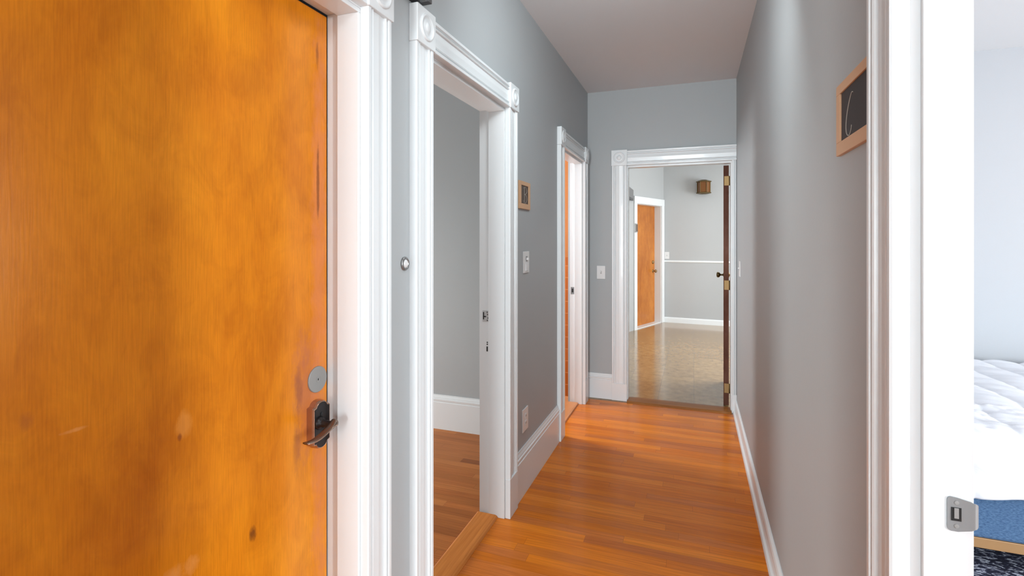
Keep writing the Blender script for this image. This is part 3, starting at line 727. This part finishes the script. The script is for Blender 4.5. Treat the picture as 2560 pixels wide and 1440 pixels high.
# ------------------------------------------------------------------ bedroom: bed, duvet, rug
bx0, bx1, by0, by1 = .80, 2.95, 2.70, 4.36
bed = empty('bed', ((bx0+bx1)/2, (by0+by1)/2, 0)); tag(bed, 'blue upholstered bed on a light wood rail at the right edge', 'bed')
put('wood_rail', box(bx0, bx1, by0+.002, by1, .106, .150, .003), M['rail_wood'], bed)
put('upholstered_base', box(bx0, bx1, by0-.001, by1, .150, .350, .012), M['blue_fabric'], bed)
put('mattress', box(bx0+.02, bx1-.02, by0+.02, by1-.02, .350, .555, .04), M['duvet'], bed)
for lx in (bx0+.12, (bx0+bx1)/2+.3, bx1-.12):
    for ly in (by0+.14, by1-.12):
        put('leg', box(lx-.022, lx+.022, ly-.022, ly+.022, .008, .106, .003), M['rail_wood'], bed)
# duvet: quilted sheet draped over the mattress and down the front
def duvet():
    bm = bmesh.new()
    nx, ny = 240, 260
    top, fall = 1.62, .265
    grid = []
    for i in range(nx+1):
        row = []
        for j in range(ny+1):
            x = bx0-.03+(bx1-bx0+.06)*i/nx
            t = (top+fall)*j/ny              # distance from the lower front hem
            r = .055
            if t < fall-r: y = by0-.024; z = .338+t; nrm = Vector((0, -1, 0))
            elif t < fall+r:
                a = (t-(fall-r))/(2*r)*PI/2
                y = by0-.024+r*(1-math.cos(a)); z = .338+fall-r+r*math.sin(a); nrm = Vector((0, -math.cos(a), math.sin(a)))
            else:
                y = by0-.024+r+(t-fall-r); z = .338+fall; nrm = Vector((0, 0, 1))
            # quilt channels running diagonally across the top, soft folds, pleats down the front
            s = x+.02*math.sin(t*5)+.03*noise.noise(Vector((x*2, t*2, 9)))
            q = abs(math.sin(s*PI/.185))**.4
            d = .018*(q-.6)*(1 if t > fall else .4)
            p = Vector((x*2.2, t*3.4, .3)); d += .018*noise.noise(p)
            p2 = Vector((x*5-t*3, t*15+x*9, 2.1)); d += .013*noise.noise(p2)*(1.6 if fall < t < fall+.42 else .6)
            p3 = Vector((x*11-t*6, t*34+x*22, 5)); d += .008*abs(noise.noise(p3))*(1.8 if fall < t < fall+.42 else .3)
            if t < fall:
                d += .012*math.sin(x*17+.8*math.sin(x*7))*(1-t/fall)
                z += (.014*noise.noise(Vector((x*3.4, 7, 0)))+.006*math.sin(x*11))*(1-t/fall)
            if t > 1.0: d += .05*min(1, (t-1.0)/.5)*0
            c = Vector((x, y, z))+nrm*(d+.004)
            row.append(bm.verts.new(c))
        grid.append(row)
    for i in range(nx):
        for j in range(ny): bm.faces.new([grid[i][j], grid[i+1][j], grid[i+1][j+1], grid[i][j+1]])
    return bm
o = put('duvet', duvet(), M['duvet'], smooth=True)
tag(o, 'rumpled quilted white duvet draped over the blue bed', 'duvet')
so_ = o.modifiers.new('thick', 'SOLIDIFY'); so_.thickness = .006; so_.offset = -1
# rug
bm = bmesh.new(); B(bm, .62, 3.1, 1.75, 4.2, 0, .008, .002)
o = put('rug', bm, M['rug']); tag(o, 'navy blue rug flecked with white under the bed', 'rug')

# ------------------------------------------------------------------ end doorway: dark open door with hinges and knobs
ang = math.radians(3.3)
hx, hy = .238, 4.650
d2 = empty('door_2', (hx+.022, hy, 0)); tag(d2, 'dark brown wooden door standing open beyond the end doorway', 'door', 'structure')
def DD(u, n_, z):   # u away from hinge, n across thickness (0..) , z
    return Vector((hx+n_*math.cos(ang)+u*math.sin(ang), hy+u*math.cos(ang)-n_*math.sin(ang), z))
put('door_slab', box(0, .80, 0, .042, .012, 2.06, .001, DD), M['door_dark'], d2)
for zc in (1.928, 1.037, .156):
    hg = put('hinge', box(-.0028, .0002, .006, .043, zc-.040, zc+.040, .0005, DD), M['brass'], d2)
    bm = bmesh.new(); tube(bm, [DD(-.004, .047, zc-.041), DD(-.004, .047, zc+.041)], .0045, 12); put('hinge_pin', bm, M['brass_dark'], hg, smooth=True)
kp = [(.026, 0), (.026, .003), (.020, .006), (.009, .009), (.008, .030), (.012, .034), (.024, .042), (.0275, .052), (.026, .062), (.018, .068), (0, .069)]
for sg, n0 in ((-1, 0), (1, .042)):
    bm = bmesh.new(); lathe(bm, kp, lambda a, b, h_: DD(.735+a, n0+sg*h_, 1.076+b), 28)
    put('door_knob', bm, M['brass_dark'] if sg < 0 else M['brass'], d2, smooth=True)

# ------------------------------------------------------------------ far orange door in the angled wall
d3 = empty('door_3', DG((so0+so1)/2, -.11, 0)); tag(d3, 'narrow looking orange wood door in the angled far wall', 'door', 'structure')
put('door_slab', box(so0+.004, so1-.004, -.150, -.112, .012, 1.985, .001, DG), M['door_far'], d3)
for nm, zz, rr in (('door_knob', .885, 1.0), ('deadbolt', 1.035, .0)):
    bm = bmesh.new()
    if rr: lathe(bm, kp, lambda a, b, h_: DG(so0+.072+a, -.112+h_, zz+b), 24)
    else: lathe(bm, [(.030, 0), (.030, .006), (.024, .014), (.015, .018), (0, .019)], lambda a, b, h_: DG(so0+.072+a, -.112+h_, zz+b), 24)
    put(nm, bm, M['brass'], d3, smooth=True)
t6 = empty('trim_6', DG((so0+so1)/2, 0, 0)); tag(t6, 'bright white plain casing around the far orange door', 'door trim', 'structure')
put('side_casing', box(.004, so0-.006, 0, .02, 0, 1.993, .002, DG), M['white'], t6)
put('side_casing', box(so1+.006, so1+.098, 0, .02, 0, 1.993, .002, DG), M['white'], t6)
put('head_casing', box(.004, so1+.098, 0, .022, 1.993, 2.105, .002, DG), M['white'], t6)
put('jamb', box(so0-.012, so0+.003, .0, -.155, 0, 1.99, .001, DG), M['white'], t6)
put('jamb', box(so1-.003, so1+.012, .0, -.155, 0, 1.99, .001, DG), M['white'], t6)
put('head_jamb', box(so0, so1, .0, -.155, 1.985, 2.0, .001, DG), M['white'], t6)
put('sill', box(so0+.003, so1-.003, -.16, .0, 0, .012, .002, DG), M['white'], t6)
# small dark plaque on that casing's left leg
pq = empty('wall_plaque', DG(so1+.05, .02, 1.54)); tag(pq, 'small dark plaque on the casing left of the far orange door', 'plaque')
put('frame', box(so1+.018, so1+.092, .020, .032, 1.535, 1.675, .001, DG), flat('plaque_grey', (.35, .35, .35), .5), pq)
put('dark_face', box(so1+.026, so1+.070, .031, .034, 1.548, 1.662, 0, DG), M['slate_worn'], pq)
# boxed grey ledge left of it
lg = empty('boxed_ledge', (-.95, 7.5, 2.03)); tag(lg, 'grey boxed ledge with black underside high left of the far orange door', 'ledge')
bm = bmesh.new()
def prism(bm, pts, z0, z1):
    a = [bm.verts.new((x, y, z0)) for x, y in pts]; b = [bm.verts.new((x, y, z1)) for x, y in pts]
    bm.faces.new(a[::-1]); bm.faces.new(b); k = len(a)
    for i in range(k): bm.faces.new([a[i], a[(i+1) % k], b[(i+1) % k], b[i]])
prism(bm, [(-.885, 7.985), (-.885, 6.9), (-1.298, 6.9)], 2.055, 2.195); put('ledge_box', bm, M['grey_box'], lg)
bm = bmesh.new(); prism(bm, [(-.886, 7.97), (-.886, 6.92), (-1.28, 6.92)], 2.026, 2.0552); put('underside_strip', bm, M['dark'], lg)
for yy in (7.45, 7.2, 7.0):
    put('bracket', box(-.93, -.890, yy-.04, yy+.04, 1.995, 2.027, .002), M['dark'], lg)

# brass lantern on the far wall
ln = empty('wall_lantern', FA(.648, 0, 2.17)); tag(ln, 'amber glass brass lantern high on the far pale wall', 'wall lamp')
lu = .655
put('back_plate', box(lu-.085, lu+.085, 0, .012, 2.205, 2.365, .002, FA), M['brass_dark'], ln)
def hexf(r, z, cn=.115):
    return [FA(lu+r*math.cos(PI/6+i*PI/3+PI/6)*1.0, cn+r*math.sin(PI/6+i*PI/3+PI/6)*.85, z) for i in range(6)]
def hexprism(levels):
    bm = bmesh.new(); rings = [[bm.verts.new(p) for p in hexf(r, z)] for r, z in levels]
    for A_, C_ in zip(rings, rings[1:]):
        for i in range(6): bm.faces.new([A_[i], A_[(i+1) % 6], C_[(i+1) % 6], C_[i]])
    bm.faces.new(rings[0]); bm.faces.new(rings[-1][::-1]); return bm
put('glass_body', hexprism([(.095, 2.200), (.095, 2.372)]), M['amber_glass'], ln)
put('top_cap', hexprism([(.116, 2.370), (.120, 2.376), (.120, 2.384), (.045, 2.410), (.02, 2.412)]), M['brass_dark'], ln)
put('bottom_ring', hexprism([(.060, 2.172), (.115, 2.186), (.118, 2.198), (.110, 2.203)]), M['brass_dark'], ln)
for p in hexf(.100, 0):
    bm = bmesh.new(); tube(bm, [p+Vector((0, 0, 2.200)), p+Vector((0, 0, 2.374))], .0055, 8); put('corner_bar', bm, M['brass_dark'], ln)
